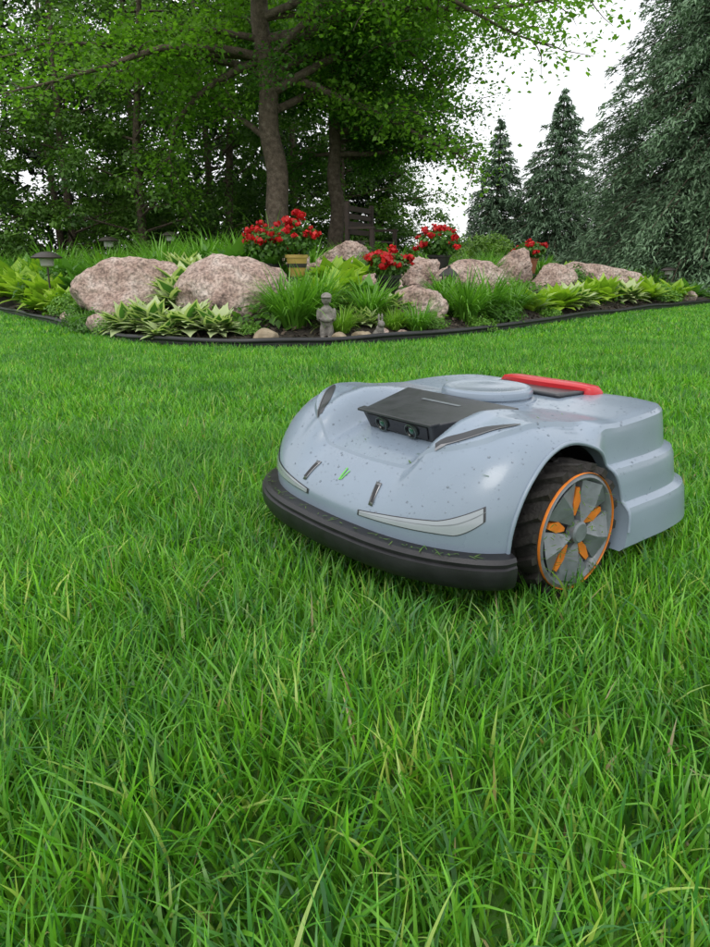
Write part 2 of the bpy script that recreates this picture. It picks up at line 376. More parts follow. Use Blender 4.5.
for i in range(190):
    x=random.uniform(-7,5.5); y=random.uniform(7.9,13.2)
    if y<float(y_edge(x))+.6: continue
    if any(abs(x-b[0][0])<b[1][0]*.5 and -1.0<y-b[0][1]<.4 for b in B): continue
    if y<9.2 and x>0: continue
    k,nm=random.choice([(lG,'daylily'),(lG,'daylily'),(lG,'daylily'),(sL,'perennial'),(sG,'shrub'),(hG,'hosta'),(hY,'hosta')])
    if x<-.5 and nm in('shrub','hosta') and random.random()<.6: k,nm=lG,'daylily'
    put(k,nm,x,y,random.uniform(.9,1.45)*(1 if x<0 else .7))
n=60000
x=U(-9,8,n); y=U(4.8,17,n); d=y-y_edge(x)
cov=np.array([noise.noise(Vector((a*.9,b_*.9,5))) for a,b_ in zip(x,y)])
ok=(d>.3)&((cov>-.05)|(d>2.6)); x=x[ok];y=y[ok];n=len(x)
z=mound(x,y)+U(0,.1,n)
V,F=diamonds(np.stack([x,y,z],-1),rng.normal(0,.6,(n,3))+np.array([0,0,1]),U(.04,.09,n),.6)
g=rng.random(n)[:,None]
obj('groundcover',mesh_np('groundcover',V,F,np.repeat(np.array([.05,.13,.02])*(1-g)+np.array([.14,.30,.04])*g,4,0),M_plant))

# ------------------------------------------------------------ pots with red flowers
M_ypot=simple('glazed_yellow',(.50,.36,.10),.35,noise_amt=.15,nscale=10); M_bpot=simple('black_pot',(.02,.02,.022),.4)
M_tpot=simple('terracotta',(.32,.12,.055),.7,noise_amt=.2); M_metal=simple('dark_metal',(.03,.028,.026),.5)
def flowers(name,x,y,zb,ph,pr,potmat,R,H,nbl,stand=0):
    e=empty(name,(x,y,zb))
    prof=[(pr*.62,0),(pr*.66,.005),(pr*.9,ph*.85),(pr,ph*.86),(pr*1.02,ph),(pr*.92,ph),(pr*.88,ph*.9)]
    pyobj('pot',*lathe(prof,28),potmat,e,smooth_angle=35)
    if potmat is M_ypot:
        pyobj('pot_band',*lathe([(pr*.8,ph*.42),(pr*.825,ph*.42),(pr*.87,ph*.6),(pr*.84,ph*.6)],28,False),M_metal,e,smooth_angle=35)
    if stand:
        parts=[]
        for k in range(3):
            a=k*2.09+.4; parts.append(tube([(math.cos(a)*pr*.7,math.sin(a)*pr*.7,.0),(math.cos(a)*pr*.9,math.sin(a)*pr*.9,-stand*.5),(math.cos(a)*pr*1.2,math.sin(a)*pr*1.2,-stand)],.008,6))
        parts.append(lathe([(pr*.75,-.02),(pr*.8,-.02),(pr*.8,-.003),(pr*.75,-.003)],20,False))
        pyobj('stand',*merge(parts),M_metal,e)
    n=int(800*R/.2)
    d=rng.normal(size=(n,3)); d/=np.linalg.norm(d,axis=1,keepdims=True)
    C=d*(rng.random(n)**.4)[:,None]*np.array([R,R,H*.55])+np.array([0,0,ph+H*.45])
    V,F=diamonds(C,d+rng.normal(0,.5,(n,3))+np.array([0,0,.6]),U(.03,.07,n),.7)
    g=rng.random(n)[:,None]
    obj('leaves',mesh_np('leaves',V,F,np.repeat(np.array([.04,.11,.015])*(1-g)+np.array([.10,.24,.03])*g,4,0),M_plant),e)
    d=rng.normal(size=(nbl,3)); d/=np.linalg.norm(d,axis=1,keepdims=True); d[:,2]=np.abs(d[:,2])*1.2-.3
    C=d*U(.8,1.25,nbl)[:,None]*np.array([R,R,H*.62])+np.array([0,0,ph+H*.5])
    m=18
    CC=np.repeat(C,m,0); dd=rng.normal(size=(nbl*m,3)); dd/=np.linalg.norm(dd,axis=1,keepdims=True)
    sz=np.repeat(U(.6,1.25,nbl),m)
    CC=CC+dd*(U(.015,.045,nbl*m)*sz)[:,None]*np.array([1,1,.6])
    V,F=diamonds(CC,dd+rng.normal(0,.3,dd.shape),U(.03,.05,nbl*m)*sz,.95)
    g=rng.random(nbl*m)[:,None]
    obj('blossoms',mesh_np('blossoms',V,F,np.repeat(np.array([.38,.004,.010])*(1-g)+np.array([.70,.02,.02])*g,4,0),M_petal),e)
    return e
flowers('potted_red_flowers',-.55,7.05,.42,.2,.11,M_ypot,.2,.32,30,stand=.2)
flowers('potted_red_flowers',-.82,7.25,.34,.2,.12,M_bpot,.26,.34,32)
flowers('potted_red_flowers',.30,6.7,.24,.2,.12,M_bpot,.2,.2,36)
flowers('potted_red_flowers',.98,8.7,.46,.18,.14,M_metal,.25,.28,40)
flowers('potted_red_flowers',2.3,9.8,.42,.2,.11,M_tpot,.2,.2,28,stand=.15)
me=lily_mesh('spike_grass',40,.45,(.06,.17,.03),(.13,.28,.04),.012); obj('spike_plant',me,None,(-.85,7.6,.55),0,1.1)

# ------------------------------------------------------------ solar path lights, statues, lantern
M_bronze=simple('bronze_cap',(.06,.05,.045),.4,.6); M_glass=simple('lamp_lens',(.40,.40,.37),.25)
def path_light(x,y,zt,s=1.0):
    z0=mz(x,y); H=zt-z0
    e=empty('solar_path_light',(x,y,z0))
    pyobj('stake',*lathe([(.008,-.05),(.009,H-.1*s)],12),M_bronze,e,smooth_angle=40)
    pyobj('lens',*lathe([(.03*s,H-.11*s),(.045*s,H-.1*s),(.05*s,H-.05*s),(.045*s,H-.045*s)],24),M_glass,e,smooth_angle=40)
    pyobj('cap',*lathe([(.105*s,H-.05*s),(.11*s,H-.042*s),(.07*s,H-.015*s),(.03*s,H-.002*s),(.004,H)],28),M_bronze,e,smooth_angle=40)
path_light(-3.12,7.55,.66,1.4); path_light(-3.35,10.2,.90,1.3); path_light(-2.6,10.6,.98,1.2); path_light(.05,10.5,.85,1.0); path_light(4.6,10.9,.5,1)
M_stone=ramp_mat('cast_stone',[(.3,(.11,.10,.09)),(.7,(.30,.28,.25))],18,dist=.006)[0]
def blob_statue(name,x,y,z,balls,s,rz=0):
    bm=bmesh.new()
    for (bx,by,bz,rx,ry,rzz) in balls:
        bmesh.ops.create_icosphere(bm,subdivisions=3,radius=1,matrix=Matrix.Translation((bx,by,bz))@Matrix.Diagonal((rx,ry,rzz,1)))
    me=bpy.data.meshes.new(name); bm.to_mesh(me); bm.free(); me.materials.append(M_stone)
    o=obj(name,me,None,(x,y,z),rz,s)
    m=o.modifiers.new('r','REMESH'); m.mode='VOXEL'; m.voxel_size=.009; m.use_smooth_shade=True
    m2=o.modifiers.new('s','SMOOTH'); m2.iterations=2
blob_statue('garden_statue',-.2,5.12,.0,[(0,0,.03,.1,.09,.04),(-.04,0,.12,.038,.04,.1),(.04,0,.12,.038,.04,.1),(0,0,.24,.075,.06,.09),(0,0,.34,.07,.05,.06),(-.085,-.03,.30,.025,.035,.075),(.085,-.03,.30,.025,.035,.075),(0,-.07,.25,.07,.03,.03),(0,0,.40,.025,.025,.03),(0,-.005,.46,.055,.055,.06),(0,-.06,.455,.012,.015,.012),(0,.015,.49,.06,.055,.045),(0,-.04,.485,.06,.05,.012)],.64)
blob_statue('garden_statue',.17,5.18,.0,[(0,0,.09,.09,.1,.09),(0,-.04,.17,.06,.06,.08),(0,-.08,.25,.05,.06,.05),(-.025,-.05,.34,.014,.02,.06),(.025,-.05,.34,.014,.02,.06),(-.05,-.1,.04,.03,.06,.03),(.05,-.1,.04,.03,.06,.03),(0,.1,.08,.03,.03,.03)],.5,.4)
e=empty('garden_lantern',(.93,7.35,.22))
parts=[box(-.06,.06,-.06,.06,0,.015)]+[box(sx*.055-.006,sx*.055+.006,sy*.055-.006,sy*.055+.006,.015,.2) for sx in(-1,1) for sy in(-1,1)]
pyobj('frame',*merge(parts),M_metal,e); pyobj('roof',*lathe([(.1,.2),(.1,.21),(.05,.26),(.015,.28),(.015,.3)],4),M_metal,e); pyobj('candle',*lathe([(.03,.015),(.03,.1),(.005,.105)],16),M_glass,e)
M_wood=simple('dark_timber',(.04,.025,.018),.7,noise_amt=.3,nscale=12)
e=empty('garden_bench',(.28,12.6,mz(.3,12.6)+.02),1.15)
parts=[]
for sx in(-.5,.5):
    parts+=[box(sx-.03,sx+.03,-.25,-.19,0,.62),box(sx-.03,sx+.03,.19,.25,0,1.05),box(sx-.035,sx+.035,-.26,.188,.622,.66)]
pyobj('frame',*merge(parts),M_wood,e)
pyobj('seat',*merge([box(-.468,.468,-.24+.11*k,-.15+.11*k,.42,.45) for k in range(4)]),M_wood,e)
pyobj('backrest',*merge([box(-.468,.468,.2,.23,.55+.12*k,.63+.12*k) for k in range(4)]),M_wood,e)

# ------------------------------------------------------------ trees
def bent(p0,d,L,n,wob,grav=0):
    p=Vector(p0); d=Vector(d).normalized(); out=[p.copy()]
    for i in range(n):
        d=(d+Vector((random.gauss(0,wob),random.gauss(0,wob),random.gauss(0,wob)-grav))).normalized()
        p=p+d*(L/n); out.append(p.copy())
    return out
def decid(name,base,trunk_pts,trunk_r,limbs,c1,c2,leaf=.1,per=16,spread=.28,mat=M_leaf,taper=.7):
    e=empty(name,base); parts=[]
    tp=[Vector(p) for p in trunk_pts]
    fp=[];fr=[]
    m=26
    for i in range(m+1):
        f=i/m*(len(tp)-1); k=min(int(f),len(tp)-2); q=tp[k].lerp(tp[k+1],f-k)
        q=q+Vector((.03*math.sin(i*1.1),.03*math.cos(i*.9),0)); fp.append(q)
        r=trunk_r*(1-taper*i/m)*(1+.5*math.exp(-i*1.3)); fr.append(r)
    parts.append(tube(fp,fr,14))
    tips=[]
    def at(z):
        for i in range(len(fp)-1):
            if fp[i+1].z>=z: return fp[i],fr[i]
        return fp[-1],fr[-1]
    for (z,az,L,rise,droop) in limbs:
        p,r=at(z); r0=min(r*.5,.02+.016*L)
        pts=bent(p,(math.cos(az),math.sin(az),rise),L,10,.12,droop)
        parts.append(tube(pts,[r0*(1-.88*i/10) for i in range(11)],7))
        for i in range(3,11):
            for _ in range(2):
                q=pts[i-1].lerp(pts[i],random.random()); dd=(pts[i]-pts[i-1]).normalized()
                sd=dd.cross(Vector((0,0,1)))*random.choice((-1,1))+dd*random.uniform(.2,.9)+Vector((0,0,random.uniform(-.4,.35)))
                LL=random.uniform(.35,1.0)*(.35+L*.16)
                sp=bent(q,sd,LL,4,.18,.06)
                parts.append(tube(sp,[.012,.009,.007,.005,.003],4,False))
                for s_ in sp[1:]: tips.append(tuple(s_))
            tips.append(tuple(pts[i]))
    V,F=merge(parts); pyobj('trunk',V,F,M_bark,e,smooth_angle=60)
    T=np.array(tips); reps=per
    n=len(T)*reps
    C=np.repeat(T,reps,0)+rng.normal(0,spread*.5,(n,3))*np.array([1,1,.6])
    N=rng.normal(0,.55,(n,3))+np.array([0,0,.9])
    V,F=diamonds(C,N,U(.6,1.25,n)*leaf,.7)
    cl=np.repeat(rng.random(len(T)),reps)[:,None]*.6+rng.random(n)[:,None]*.4
    c=np.array(c1)*(1-cl)+np.array(c2)*cl
    obj('leaves',mesh_np('leaves',V,F,np.repeat(c,4,0),mat),e)
    return e
lim=[]
for i in range(30):
    az=random.uniform(0,6.28)
    zz=random.uniform(3.0,6.2)
    if zz<4.6 and math.sin(az)<-.5: zz+=1.4
    lim.append((zz,az,random.uniform(2.2,3.6),random.uniform(.1,.7),.05))
lim+=[(2.9,-.2,4.4,.38,.05),(3.2,-.5,4.2,.30,.04),(3.6,.1,4.8,.25,.03),(3.3,-.75,3.6,.25,.04),(2.2,2.9,2.4,.9,.04),(3.2,3.2,4.2,.2,.04),(3.4,3.7,4.0,.2,.04),(3.0,2.7,3.6,.3,.04),(3.6,-.2,5,.3,.03),(4.0,-.45,4.6,.2,.04),(2.6,.5,3.0,.5,.05)]
decid('maple_tree',(-1.2,12.2,.35),[(0,0,-.3),(-.03,0,1.2),(-.12,0,2.3),(-.2,0,3.6),(-.28,0,5.2),(-.2,0,7.2)],.2,lim,(.075,.19,.018),(.22,.43,.045),leaf=.082,per=19,spread=.42,taper=.55)
lim=[(random.uniform(1.9,4.6),random.uniform(-1.6,1.7),random.uniform(1.4,2.8),random.uniform(-.05,.5),.05) for _ in range(26)]
lim+=[(random.uniform(2.0,4.2),random.uniform(1.7,4.6),random.uniform(1.0,2.0),random.uniform(0,.5),.05) for _ in range(10)]
decid('crabapple_tree',(-.35,13.8,.4),[(0,0,-.3),(.02,0,1.0),(-.03,0,2.2),(.05,0,3.4),(0,0,4.6)],.16,lim,(.035,.11,.018),(.11,.26,.035),leaf=.07,per=22,spread=.34)

def spruce(name,base,H,R,c1,c2,lv=.2,per=24,q=.15,trunk=.12,zmin=.3,ex_=.8):
    e=empty(name,base)
    pyobj('trunk',*tube([(0,0,-.2),(0,0,H*.5),(0,0,H)],[trunk,trunk*.5,.01],10),M_bark,e,smooth_angle=60)
    Cs=[];Ax=[];Cf=[]; parts=[]
    z=zmin
    while z<H:
        f=1-z/H; r=R*(f**ex_)
        nb=max(5,int(7+7*f))
        a0=random.random()*6
        for k in range(nb):
            a=a0+6.283*k/nb+random.gauss(0,.2); L=r*random.uniform(.55,1.2)+.08
            up=.15*f+ .5*(1-f)
            m=int(per*L)+4
            t=np.sqrt(rng.random(m))
            px=np.cos(a)*L*t; py=np.sin(a)*L*t; pz=z+up*L*t-.55*L*t*t*(0.4+f)+random.gauss(0,.03)
            side=rng.normal(0,1,m)*.17*L*(1.15-t)+rng.normal(0,.03,m)
            hang=-np.abs(rng.normal(0,.12,m))*(.4+f)
            C=np.stack([px-np.sin(a)*side,py+np.cos(a)*side,pz+hang],-1)
            ax=np.stack([np.cos(a)-np.sin(a)*side*3,np.sin(a)+np.cos(a)*side*3,-.7+rng.normal(0,.3,m)],-1)
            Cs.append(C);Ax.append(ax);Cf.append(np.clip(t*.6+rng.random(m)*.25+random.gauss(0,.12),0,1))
            if L>.5: parts.append(tube([(0,0,z),(math.cos(a)*L*.5,math.sin(a)*L*.5,z+up*L*.5-.14*L*(.4+f)),(math.cos(a)*L*.9,math.sin(a)*L*.9,z+up*L*.9-.45*L*(.4+f))],[.02,.012,.004],4,False))
        z+=lv*random.uniform(.7,1.3)
    if parts: pyobj('branches',*merge(parts),M_bark,e)
    C=np.concatenate(Cs);Ax=np.concatenate(Ax);cf=np.concatenate(Cf)[:,None]
    n=len(C)
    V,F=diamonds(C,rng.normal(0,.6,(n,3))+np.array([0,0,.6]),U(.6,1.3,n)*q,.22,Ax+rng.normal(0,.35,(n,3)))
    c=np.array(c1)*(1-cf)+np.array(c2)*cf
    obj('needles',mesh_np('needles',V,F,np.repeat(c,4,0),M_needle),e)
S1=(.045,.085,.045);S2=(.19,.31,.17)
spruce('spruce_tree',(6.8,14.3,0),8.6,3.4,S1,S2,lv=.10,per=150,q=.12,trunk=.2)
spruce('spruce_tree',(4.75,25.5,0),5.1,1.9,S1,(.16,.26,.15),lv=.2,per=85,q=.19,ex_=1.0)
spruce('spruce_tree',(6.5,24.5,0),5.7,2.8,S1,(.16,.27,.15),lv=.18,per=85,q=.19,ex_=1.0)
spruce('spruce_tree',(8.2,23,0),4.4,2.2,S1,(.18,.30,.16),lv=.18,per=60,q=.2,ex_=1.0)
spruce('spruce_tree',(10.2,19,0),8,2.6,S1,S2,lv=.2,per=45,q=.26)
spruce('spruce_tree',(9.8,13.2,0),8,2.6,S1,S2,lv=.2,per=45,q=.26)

def clumps(name,centers,rad,leaf,per,c1,c2,mat,flat=.55):
    n0=len(centers); n=n0*per
    d=rng.normal(size=(n,3)); d/=np.linalg.norm(d,axis=1,keepdims=True)
    r=np.repeat(rad,per)[:,None]*(rng.random(n)**.45)[:,None]
    C=np.repeat(centers,per,0)+d*r*np.array([1,1,flat])
    C[:,2]-=.35*(((d[:,:2]**2).sum(1)))*r[:,0]
    N=d*.6+np.array([0,0,.7])+rng.normal(0,.45,(n,3))
    V,F=diamonds(C,N,U(.6,1.3,n)*leaf,.5)
    g=np.repeat(rng.random(n0)**1.3,per)[:,None]*.7+rng.random(n)[:,None]*.3
    c=np.array(c1)*(1-g)+np.array(c2)*g
    return mesh_np(name,V,F,np.repeat(c,4,0),mat)
wood=empty('woodland')
parts=[];cent=[];rad=[]
trees=[(-2.6,15.2,6.5),(-4.0,14.2,6.5),(-5.6,15.0,7),(-7.2,14.5,7),(-8.8,15.2,7),(-10.5,16,7),(-3.2,17,7.5),(-5,17.5,8),(-7,18,8),(-9.5,18.5,8),(-12,18,8),(-1.4,17.5,7),(-.2,18.5,6),(-12.5,16,7),(.8,19.5,4.2)]
for ti,(tx,ty,th) in enumerate(trees):
    parts.append(tube([(tx,ty,-.1),(tx+random.gauss(0,.1),ty,th*.4),(tx+random.gauss(0,.2),ty,th*.95)],[.10,.07,.03],8))
    for k in range(105):
        zz=(random.random()**1.35)*th; R=1.65*(1-.5*(zz/th)**2)*random.uniform(.25,1.1); a=random.uniform(0,6.28)
        c=(tx+math.cos(a)*R,ty+math.sin(a)*R,max(.6,zz)); cent.append(c); rad.append(random.uniform(.25,.6))
        if k%3==0: parts.append(tube([(tx,ty,c[2]-.3),(c[0],c[1],c[2])],[.03,.008],4,False))
pyobj('trunks',*merge(parts),M_bark,wood,smooth_angle=60)
cent=np.array(cent);rad=np.array(rad)
obj('foliage',clumps('wood_foliage',cent,rad,.095,160,(.030,.085,.015),(.155,.31,.045),M_dleaf),wood)
n=620
cen=np.stack([U(-18,.8,n),U(19,23,n),U(.2,9.0,n)],-1); cen[:,2]*=np.where(cen[:,0]>-.6,.45,1)
obj('dark_gap_backing',clumps('wood_back',cen,U(.6,1.0,n),.24,75,(.012,.03,.008),(.03,.07,.015),M_needle,.8),wood)  # backing leaves behind the wood; shade of its gaps put into their dark colour
hd=empty('distant_hedge')
n=170
cen=np.stack([U(1.2,18,n),U(27,31,n),U(.1,.9,n)],-1); cen[:,2]+= .6*rng.random(n)*(cen[:,0]>3)
obj('foliage',clumps('hedge_foliage',cen,U(.5,.9,n),.17,100,(.06,.13,.03),(.15,.28,.06),M_needle,.8),hd)
n=45
cen=np.stack([U(2.6,4.4,n),U(21,23,n),U(.2,1.3,n)],-1)
obj('foliage_front',clumps('hedge_front',cen,U(.3,.5,n),.12,120,(.11,.22,.04),(.22,.38,.07),M_dleaf,.8),hd)

# ------------------------------------------------------------ ROBOT LAWN MOWER
mw=empty('robot_lawn_mower',(OX,OY,0),ANG)
M_body=simple('grey_blue_shell',(.215,.270,.338),.30,noise_amt=.07,nscale=6,bump=.06,bscale=900,coat=.4,specks=260)
M_blk=simple('black_plastic',(.012,.012,.014),.42,noise_amt=.35,nscale=30,bump=.15,bscale=400)
M_dark=simple('dark_grey_plastic',(.035,.037,.042),.33,noise_amt=.15,nscale=30,bump=.08,bscale=900)
M_gloss=simple('gloss_black',(.006,.006,.008),.08)
M_red=simple('red_plastic',(.50,.012,.018),.35,coat=.2,noise_amt=.08)
M_org=simple('orange_plastic',(.70,.20,.02),.45,noise_amt=.2,nscale=40)
M_wgrey=simple('wheel_grey',(.15,.17,.185),.32,noise_amt=.25,nscale=50)
M_rub=simple('rubber',(.018,.016,.014),.75,noise_amt=.5,nscale=40,bump=.4,bscale=150)
M_led=simple('light_strip',(.30,.33,.36),.18,coat=.6,noise_amt=.05)
M_silver=simple('silver',(.25,.25,.26),.35,.8)
M_green=simple('green_mark',(.12,.5,.06),.4)
k_=1.055
half=[(.305,0),(.303,.06),(.298,.12),(.284,.18),(.258,.235),(.222,.278),(.17,.304),(.10,.314),(.03,.317),(-.05,.317),(-.13,.315),(-.22,.312),(-.30,.298),(-.36,.262),(-.40,.19),(-.415,.10),(-.418,0)]
half=[(x,y*k_) for x,y in half]
loop=half+[(x,-y) for x,y in reversed(half[1:-1])]
loop=np.array(loop); NL=len(loop)
NS=240
def cat(t):
    i=np.floor(t).astype(int); f=(t-i)[:,None]
    p0,p1,p2,p3=[loop[(i+k)%NL] for k in(-1,0,1,2)]
    return .5*((2*p1)+(-p0+p2)*f+(2*p0-5*p1+4*p2-p3)*f**2+(-p0+3*p1-3*p2+p3)*f**3)
OUT=cat(np.arange(NS)*NL/NS)
Zc=smooth_curve([-.45,-.40,-.3,-.2,-.1,0,.05,.1,.15,.2,.25,.285,.31],[.238,.252,.266,.268,.265,.262,.254,.243,.228,.211,.192,.172,.150],w=8)
Zf=smooth_curve([-.45,-.40,-.3,-.2,-.1,0,.05,.1,.15,.2,.25,.285,.31],[.238,.252,.268,.266,.262,.270,.278,.281,.271,.247,.210,.176,.150],w=8)
def Htop(x,y):
    a=np.abs(y); w=sstep(.108,.150,a)
    return Zc(x)*(1-w)+Zf(x)*w+.005*np.exp(-((a-.162)/.015)**2)*sstep(.28,.2,x)*sstep(-.05,.02,x)
inner=np.concatenate([[.02],np.linspace(.08,.78,34)])
C0=np.array([-.02,0.])
def ring(rho): return C0+(OUT-C0)*rho
rowsV=[]
for rho in inner:
    P=ring(rho); rowsV.append(np.column_stack([P,Htop(P[:,0],P[:,1])]))
rr_k=[0,.12,.20,.25,.36,.39,.44,.50,.62,.65,.71,.77,.92,1.0]
rr_r=[.80,.850,.868,.876,.890,.893,.928,.940,.955,.958,.994,1.006,1.022,1.0]
rr_z=[None,None,None,.240,.197,.192,.186,.174,.130,.125,.118,.105,.052,.045]
kk=sorted(set(rr_k+[(a+b)/2 for a,b in zip(rr_k[:-1],rr_k[1:])]+[.03,.09,.14,.28]))
M2=len(kk); MF=M2-9
tf=np.linspace(0,1,MF)
fr_r=np.concatenate([1-(1-tf)**2*(1-.79),[1.0,.999,.997,.994,.99,.985,.98,.975,.96]])
for i,k in enumerate(kk):
    rf=fr_r[i]; Pf=ring(rf)
    if i<MF:
        zf=.118+(np.maximum(Htop(Pf[:,0],Pf[:,1])-.118,0.01))*(1-min(rf,1)**9)**.42
    else:
        zf=np.full(NS,.118-(i-MF+1)*.006)
    r_r=np.interp(k,rr_k,rr_r); Pr=ring(r_r)
    ht=Htop(Pr[:,0],Pr[:,1])
    zs=[ht,ht-.003,ht-.010]+[np.full(NS,z) for z in rr_z[3:]]
    j=np.searchsorted(rr_k,k+1e-9,side='right')-1; j=min(j,len(rr_k)-2); f=(k-rr_k[j])/(rr_k[j+1]-rr_k[j])
    zr=np.minimum(zs[j],ht)*(1-f)+np.minimum(zs[j+1],ht)*f
    w=(1-sstep(-.07,.01,OUT[:,0]))[:,None]
    P=Pf*(1-w)+Pr*w; z=zf[:,None]*(1-w)+zr[:,None]*w
    rowsV.append(np.column_stack([P,z]))
nrw=len(rowsV)
V=[tuple(p) for r_ in rowsV for p in r_]; F=[]
for i in range(nrw-1):
    for j in range(NS):
        F.append((i*NS+j,(i+1)*NS+j,(i+1)*NS+(j+1)%NS,i*NS+(j+1)%NS))
V.append((C0[0],0,float(Htop(C0[0],0.)))); ci=len(V)-1
V.append((C0[0],0,.045)); cb=len(V)-1
for j in range(NS):
    F.append((ci,j,(j+1)%NS)); F.append((cb,(nrw-1)*NS+(j+1)%NS,(nrw-1)*NS+j))
body=pyobj('shell',V,F,M_body,mw)
WX,WZ,AR=.048,.107,.139
AX=WX+.008
cuts=[]
for s in(-1,1):
    cv=[];cf=[]
    ns=72
    for yy in(.215*s,.5*s):
        for j in range(ns):
            a=2*math.pi*j/ns; cv.append((AX+AR*math.cos(a),yy,WZ+AR*math.sin(a)))
    for j in range(ns): cf.append((j,(j+1)%ns,ns+(j+1)%ns,ns+j))
    cf.append(tuple(range(ns))); cf.append(tuple(ns+j for j in range(ns)))
    c=pyobj('cut',cv,cf,M_blk,mw); cuts.append(c)
    m=body.modifiers.new('c','BOOLEAN'); m.object=c; m.operation='DIFFERENCE'; m.solver='EXACT'
bpy.context.view_layer.update()
dg=bpy.context.evaluated_depsgraph_get()
me2=bpy.data.meshes.new_from_object(body.evaluated_get(dg))
body.modifiers.clear(); body.data=me2
for c in cuts: bpy.data.objects.remove(c)
me2.polygons.foreach_set('use_smooth',np.ones(len(me2.polygons),dtype=bool)); me2.set_sharp_from_angle(angle=math.radians(24))
bvh=BVHTree.FromPolygons([v.co.copy() for v in me2.vertices],[tuple(p.vertices) for p in me2.polygons])
def top(x,y,off=.001):
    h=bvh.ray_cast(Vector((x,y,1)),Vector((0,0,-1)))
    if h[0] is None: return Vector((x,y,.2))
    return h[0]+h[1]*off*(1 if h[1].z>0 else -1)
def sidehit(a,z,off=.0015):
    d=Vector((math.cos(a),math.sin(a),0)); h=bvh.ray_cast(Vector((C0[0],0,z))+d*.9,-d)
    n=h[1]; n=n if n.dot(d)>0 else -n
    return h[0]+n*off
def grid_obj(name,G,mat,sa=60,thick=0):
    n=len(G);m=len(G[0]); V=[p for r_ in G for p in r_]
    F=[(i*m+j,(i+1)*m+j,(i+1)*m+j+1,i*m+j+1) for i in range(n-1) for j in range(m-1)]
    o=pyobj(name,V,F,mat,mw,smooth_angle=sa)
    if thick:
        s=o.modifiers.new('s','SOLIDIFY'); s.thickness=thick; s.offset=0
    return o
def strip_z(f):
    zl=.1215+.006*f+.026*max(0,(f-.80)/.2)**1.5
    zu=.1275+.023*f+.022*max(0,(f-.68)/.32)**1.4
    return zl,zu
for s in(-1,1):
    G=[];Gs=[];Gt=[]
    for a in np.linspace(.22,.86,40):
        f=(a-.22)/.64
        zl,zu=strip_z(f)
        Gs.append([sidehit(s*a,zl-.0015+(zu-zl+.003)*q,.0009) for q in np.linspace(0,1,7)])
        Gt.append([sidehit(s*a,zl+(zu-zl)*(.62+.05*q),.0024) for q in (0,1)])
    for a in np.linspace(.235,.85,38):
        f=(a-.22)/.64
        zl,zu=strip_z(f)
        G.append([sidehit(s*a,zl+(zu-zl)*q,.0019) for q in np.linspace(0,1,6)])
    grid_obj('strip_seam',Gs,M_dark); grid_obj('light_strip',G,M_led); grid_obj('strip_rib',Gt,M_wgrey)
    G=[];G2=[]
    for t in np.linspace(0,1,16):
        xx=.212-.10*t; yy=.160+.088*t; w=.019*math.sin(math.pi*min(1,.06+t*.94))**.6+.001
        G.append([top(xx+w*q*.66,s*(yy+w*q*.75),.0012) for q in np.linspace(-.5,.5,5)])
        G2.append([top(xx+w*.33+q*.0014,s*(yy+w*.38+q*.0016),.0022) for q in (-.5,.5)])
    grid_obj('air_scoop',G,M_dark); grid_obj('scoop_lip',G2,M_silver)
    G=[[top(.266+.028*t,s*(.086+.010*t)+q*(.0065-.002*t),.0015) for q in(-1,-.3,.3,1)] for t in np.linspace(0,1,6)]
    grid_obj('hood_latch',G,M_silver,thick=.001)
    G=[[top(.270+.021*t,s*(.087+.010*t)+q*.0035,.0026) for q in(-1,1)] for t in np.linspace(0,1,5)]
    grid_obj('latch_slot',G,M_blk)
G=[[top(.262+.02*t,-.006+q*.0018,.0014) for q in(-1,1)] for t in np.linspace(0,1,5)]; grid_obj('logo_mark',G,M_green)
G=[[top(.262+.003+.016*t,.004+q*.0015-.006*t,.0014) for q in(-1,1)] for t in np.linspace(0,1,5)]; grid_obj('logo_mark_b',G,M_green)
for s in(-1,1):
    pts=[]
    for a in np.linspace(math.radians(-12),math.radians(192),70):
        R=AR+.003; x=AX+R*math.cos(a); z=WZ+R*math.sin(a)
        if z<.07: continue
        h=bvh.ray_cast(Vector((x,s*.9,z)),Vector((0,-s,0)))
        if h[0] is not None and abs(h[0].y)>.2: pts.append(h[0]+Vector((0,s*.0005,0)))
    pyobj('arch_lip',*tube(pts,.0036,8),M_body,mw,smooth_angle=60)
    V1=[];F1=[];ns=60
    for j in range(ns+1):
        a=math.radians(-20)+math.radians(220)*j/ns
        for yy in(.217,.285): V1.append((AX+(AR-.0015)*math.cos(a),s*yy,WZ+(AR-.0015)*math.sin(a)))
    for j in range(ns): F1.append((j*2,j*2+1,j*2+3,j*2+2))
    pyobj('wheel_liner',V1,F1,M_blk,mw,smooth_angle=40)
    cap=[(AX+(AR-.002)*math.cos(2*math.pi*j/48),s*.2175,WZ+(AR-.002)*math.sin(2*math.pi*j/48)) for j in range(48)]
    pyobj('well_back',cap,[tuple(range(48))],M_blk,mw)
